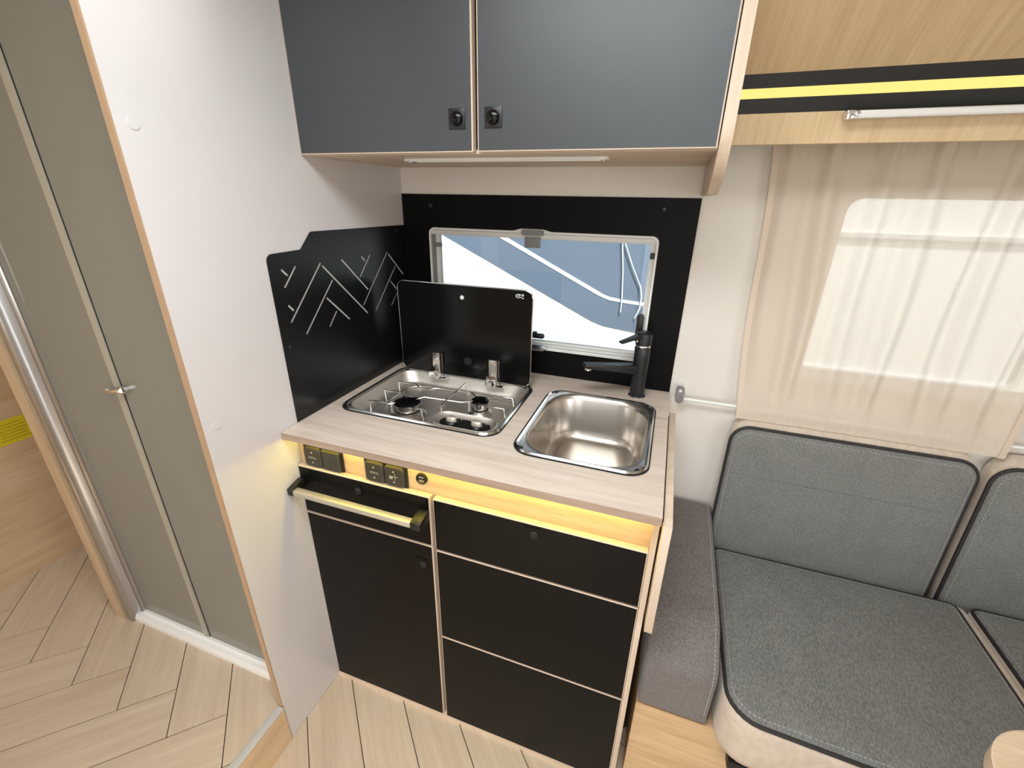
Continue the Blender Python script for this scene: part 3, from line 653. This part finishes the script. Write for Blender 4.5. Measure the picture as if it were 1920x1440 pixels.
ypoly('upper_board', 'oak_yz', [(-.234, 1.641), (-.345, 1.7225), (-.335, 1.735), (-.224, 1.655)])
ypoly('top_channel', 'blackplastic', [(-.343, 1.7215), (-.385, 1.75), (-.37, 1.762), (-.333, 1.735)])
ypoly('locker_front', 'oak_yz', [(-.385, 1.75), (-.385, CE-.005), (-.37, CE-.005), (-.37, 1.76)])
rl = thing('bar_light', (1.5, -.23, 1.57), 'slim silver bar light under the black channel of the locker', 'light')
MB().box(1.083, 1.85, -.236, -.2155, 1.5665, 1.579).build('housing', 'nosing', rl, bevel=.002)
MB().box(1.10, 1.84, -.2375, -.236, 1.569, 1.5765).build('diffuser', 'paleplastic', rl)
MB().box(1.079, 1.092, -.238, -.2155, 1.565, 1.580).build('end_cap', 'chrome', rl, bevel=.002)
MB().lathe((1.096, -.2385, 1.5735), [(0, -.002), (.004, -.001), (.005, .001), (0, .001)], 12, 'y').build('screw', 'chrome', rl, smooth=True)

# lounge window
w2 = thing('window_2', (1.56, .01, .98), 'lounge window behind the sheer curtain', kind='structure')
ring(rr(1.5625, 1.225, .40, .237, .03), rr(1.5625, 1.225, .375, .213, .03), -.006, .025).build('frame', 'white', w2)
MB().box(1.18, 1.945, .0275, .0315, 1.005, 1.445).build('pane', 'window_glass', w2)
MB().box(1.19, 1.935, .003, .012, 1.005, 1.02).build('bottom_rail', 'paleplastic', w2, bevel=.001)

# curtain
def curtain(name, xa0, xa1, xb0, xb1, label, ph):
    NX, NZ = 150, 44; zt_, zb_ = 1.575, .868
    vs_ = []
    for j in range(NZ+1):
        v = j/NZ; z = zt_+(zb_-zt_)*v
        amp = .0125*(.55+.45*math.sin(math.pi*min(1, v*1.05))**1) + (.006 if v < .06 else 0)
        for i in range(NX+1):
            u = i/NX; x = (xa0+(xa1-xa0)*u)*(1-v)+(xb0+(xb1-xb0)*u)*v
            fold = math.sin(u*48+ph+.9*math.sin(u*9)) + .5*math.sin(u*83+1.7*ph+v*.8)
            gather = (.0028*math.sin(u*190+ph) if (v < .08 or v > .93) else 0)
            y = -.036 + amp*fold*.75 + gather + .004*math.sin(v*5+u*7)
            if v > .86: k_ = min(1, (v-.86)/.07); y = y*(1-k_) + k_*(-.0425+.25*(y+.036))
            x += .004*math.sin(v*7+u*20)
            vs_.append((x, y, z))
    fs = [(j*(NX+1)+i, j*(NX+1)+i+1, (j+1)*(NX+1)+i+1, (j+1)*(NX+1)+i) for j in range(NZ) for i in range(NX)]
    t = thing(name, ((xa0+xa1)/2, -.036, zb_), label, 'curtain')
    MB().add(vs_, fs).build('fabric', 'curtain', t, smooth=80)
    for s_, (xt, xb) in ((1, (xa0, xb0)), (-1, (xa1, xb1))):
        hm = MB(); L = []
        for j in range(NZ+1):
            v = j/NZ; z = zt_+(zb_-zt_)*v; src = vs_[j*(NX+1)+(0 if s_ == 1 else NX)]
            L.append([(src[0], src[1]-.0022, z), (src[0]+s_*.013, src[1]-.003, z), (src[0]+s_*.013, src[1]-.0035, z), (src[0], src[1]-.003, z)])
        hm.loft(L); hm.build('side_hem', 'curtain', t, smooth=40)
    return t
curtain('curtain', 1.0, 1.645, 1.053, 1.640, 'sheer beige curtain over the lounge window, nearest the kitchen', .4)
curtain('curtain', 1.98, 2.5, 1.97, 2.5, 'sheer beige curtain at the far side of the lounge window', 2.1)
rd = thing('curtain_rod', (1.5, -.035, .88), 'thin white curtain rod across the wall with a grey end bracket', 'curtain rod')
MB().cyl((-.0345, .8985), 'x', .0042, .905, 2.6, 12).build('rod', 'white', rd, smooth=40)
bk = MB().prism(rr(.9, .9105, .0115, .0245, .0113, 6), 'y', -.046, -.028).build('bracket', 'greyplastic', rd, bevel=.0015)
MB().prism(rr(.9, .9105, .0095, .0215, .009, 6), 'y', -.028, -.0005).build('wall_plate', 'paleplastic', bk)
MB().lathe((.9, -.046, .925), [(0, -.0012), (.003, -.001), (.004, 0)], 12, 'y').build('screw', 'white', bk, smooth=True)

# bench base
bb = thing('bench_base', (1.6, -.28, 0), 'light oak bench base under the grey seat cushions', 'bench')
MB().box(.8945, 2.6, -.548, -.532, .0, .312).build('front_panel', 'oak_x', bb)
MB().box(.8945, 2.6, -.532, -.005, .300, .313).build('top_panel', 'oak_x', bb)
MB().box(.8945, .91, -.532, -.005, .0, .30).build('side_panel', 'oak_x', bb)
bf = MB().box(1.105, 1.19, -.575, -.5485, .235, .262).build('catch', 'blackplastic', bb, bevel=.004)
# armrest bolster
ar = thing('armrest_cushion', (.975, -.28, .313), 'narrow taupe armrest cushion between the kitchen and the seat', 'cushion')
bpf = roundpoly([(-.010, .3135), (-.010, .550), (-.455, .528), (-.552, .475), (-.552, .3135)], [.01, .02, .12, .05, .015], 8)
MB().prism(bpf, 'x', .8955, 1.051).build('cover', 'arm', ar, bevel=.012, segs=4)
sp2 = MB(); P0 = [(1.0395, y, z) for y, z in [p for p in bpf if p[1] > .34 and p[0] < -.05]]
P0 = [(1.0395, -.03, .549)]+P0+[(1.0395, -.552, .345)]
def resample(pts, step):
    out = [Vector(pts[0])]; acc = 0
    for a, b in zip(pts[:-1], pts[1:]):
        a, b = Vector(a), Vector(b); Ln = (b-a).length; s = step-acc
        while s <= Ln: out.append(a.lerp(b, s/Ln)); s += step
        acc = Ln-(s-step)
    return out
def stitches(pts, parent, off=(0, 0, 0), closed=False):
    if closed: pts = list(pts)+[pts[0]]
    q = resample(pts, .003); mb = MB()
    for i in range(0, len(q)-2, 3):
        a = q[i]+Vector(off); b = q[i+2]+Vector(off); mb.tube([a, b], .0007, 4)
    return mb.build('stitching', 'stitch', parent)
stitches(P0, ar, (0, -.0004, .0006))
MB().tube([(1.0485, p[1]+.003, p[2]-.005) for p in P0], .0022, 6).build('piping', 'piping', ar, smooth=True)

# seat cushions
def seat(outl, body, name, label, rads, brads):
    cxm = sum(p[0] for p in outl)/len(outl); cym = sum(p[1] for p in outl)/len(outl)
    cov = (outl, rads); bod = (body, brads)
    def ins(L, d):
        P, R_ = L
        Q = [(x+(d if x < cxm else -d), y+(d if y < cym else -d)) for x, y in P]
        return roundpoly(Q, [max(.008, r-d) for r in R_], 6)
    t = thing(name, (cxm, cym, .313), label, 'cushion', 'grey bench seat cushions')
    MB().loft([at_z(ins(bod, .012), .3135), at_z(ins(bod, .002), .322), at_z(ins(bod, 0), .34), at_z(ins(bod, 0), .43), at_z(ins(bod, .002), .444), at_z(ins(bod, .008), .4505)]).build('side_band', 'suede', t, smooth=60)
    MB().loft([at_z(ins(cov, .004), .447), at_z(ins(cov, .003), .454), at_z(ins(cov, .010), .459), at_z(ins(cov, .03), .4625), at_z(ins(cov, .06), .4645)]).build('top_cover', 'seat', t, smooth=70)
    MB().tube([(x, y, .4515) for x, y in ins(cov, .001)], .0042, 8, closed=True).build('piping', 'piping', t, smooth=True)
    stitches([(x, y, .4605) for x, y in ins(cov, .0125)], t, closed=True)
    return t
seat([(1.066, -.605), (1.660, -.628), (1.660, -.1), (1.066, -.1)], [(1.062, -.609), (1.684, -.632), (1.684, -.096), (1.062, -.096)], 'seat_cushion', 'large grey seat cushion with beige sides, nearest the kitchen', [.065, .04, .02, .02], [.065, .02, .02, .02])
seat([(1.690, -.63), (2.35, -.64), (2.35, -.1), (1.690, -.1)], [(1.686, -.634), (2.354, -.644), (2.354, -.096), (1.686, -.096)], 'seat_cushion', 'grey seat cushion at the right edge of the picture', [.04, .04, .02, .02], [.03, .02, .02, .02])
# backrests
def backrest(x0, x1, label):
    t = thing('backrest_cushion', ((x0+x1)/2, -.06, .315), label, 'cushion', 'grey bench backrest cushions')
    xm = (x0+x1)/2; hw = (x1-x0)/2; zm = .583; hz = .267
    def fy(z, d): return -.083+max(0, z-.463)/(.85-.463)*.026+d
    O = rr(xm, zm, hw, hz, .048, 8)
    def lp_(d, ins_, raise_=0):
        L = rr(xm, zm, hw-ins_, hz-ins_, max(.01, .048-ins_), 8); return [(x, fy(z, d), z+raise_*max(0, (z-zm)/hz)) for x, z in L]
    def back(yb, rz):
        return [(x, yb, z+rz*max(0, (z-zm)/hz)) for x, z in rr(xm, zm, hw-.004, hz, .05, 8)]
    MB().loft([lp_(.004, .001), lp_(.018, -.001, .01), back(-.022, .022), back(-.012, .02)], True, True).build('side_band', 'suede', t, smooth=60)
    MB().loft([lp_(.006, .003), lp_(.0, .002), lp_(-.006, .009), lp_(-.010, .03), lp_(-.012, .07)], True, True).build('front_cover', 'seat', t, smooth=70)
    MB().tube(lp_(.002, .0), .0045, 8, closed=True).build('piping', 'piping', t, smooth=True)
    stitches(lp_(-.0075, .0125), t, (0, -.0008, 0), closed=True)
    MB().tube([(x0+.02, fy(.71, -.0075), .712), (x0+.07, fy(.71, -.0118), .712), (x1-.07, fy(.71, -.0118), .712), (x1-.02, fy(.71, -.0075), .712)], .0016, 6).build('seam', 'seat', t, smooth=True)
    return t
backrest(1.052, 1.607, 'grey backrest cushion with beige sides, nearest the kitchen')
backrest(1.632, 2.25, 'grey backrest cushion at the right edge of the picture')
# table corner
tbx = thing('dining_table', (1.72, -1.05, 0), 'light oak table with rounded corner at the lower right', 'table')
TT = rr(1.735, -1.09, .40, .425, .10, 12)
MB().prism(TT, 'z', .694, .72).build('table_top', 'tabletop', tbx)
MB().loft([at_z(TT, .6935), at_z(rr(1.735, -1.09, .402, .427, .102, 12), .6945), at_z(rr(1.735, -1.09, .402, .427, .102, 12), .7192), at_z(TT, .7202)], False, False).build('edge_band', 'tableedge', tbx, smooth=40)
MB().lathe((1.735, -1.09, 0), [(0, 0), (.2, 0), (.2, .008), (.05, .02), (.035, .03), (.035, .66), (.09, .69), (0, .69)]).build('pedestal', 'alu', tbx, smooth=40)

# ================================================================== OUTSIDE
g = MB().box(-9, 9, .6, 14, -.75, -.7).build('ground', 'asphalt'); tag(g, 'pale gravel outside the window', kind='structure')
mh = thing('motorhome', (.5, 1.3, -.5), 'white vehicle with blue-grey flank parked outside the windows', 'vehicle')
MB().box(-2.6, 4.2, 1.2, 3.0, -.45, 2.3).build('body', 'motor_white', mh, bevel=.04)
def flank(name, mat, poly, y): return MB().prism(poly, 'y', y, 1.2).build(name, mat, mh)
flank('blue_decal', 'motor_blue', [(-1.9, 1.875), (-.514, 1.226), (.43, .786), (.50, .763), (.58, .753), (.70, .741), (.86, .73), (.86, 1.95), (-1.9, 1.95)], 1.197)
flank('white_stripe', 'motor_white', [(-1.4, 1.81), (-.165, 1.232), (.45, .938), (.49, .922), (.53, .910), (.60, .903), (.86, .885), (.86, .905), (.60, .920), (.53, .928), (.49, .940), (.46, .955), (-.113, 1.232), (-1.3, 1.80)], 1.195)
fw = MB(); f_ = lambda L, y: [(x, y, z) for x, z in L]
fw.loft([f_(rr(1.75, .98, .62, .33, .06), 1.2), f_(rr(1.75, .98, .62, .33, .06), 1.18), f_(rr(1.75, .98, .60, .31, .05), 1.18), f_(rr(1.75, .98, .60, .31, .05), 1.2)], False, False)
fw.build('side_window_frame', 'motor_grey', mh)
for z0, z1 in ((.52, .55), (.36, .42)): MB().box(.9, 4.0, 1.185, 1.2, z0, z1).build('side_rail', 'motor_grey', mh)
for pts in ([(0.563, 1.185, 1.239), (0.584, 1.185, 1.077), (0.595, 1.185, 0.927), (0.595, 1.185, 0.850)],
            [(0.571, 1.185, 1.239), (0.629, 1.185, 1.107), (0.686, 1.185, 0.997), (0.697, 1.185, 0.948), (0.695, 1.185, 0.880), (0.674, 1.185, 0.824)]):
    MB().tube(pts, .0035, 6).build('white_line', 'motor_white', mh, smooth=True)  # thin white lines modelled as tubes just off the flank
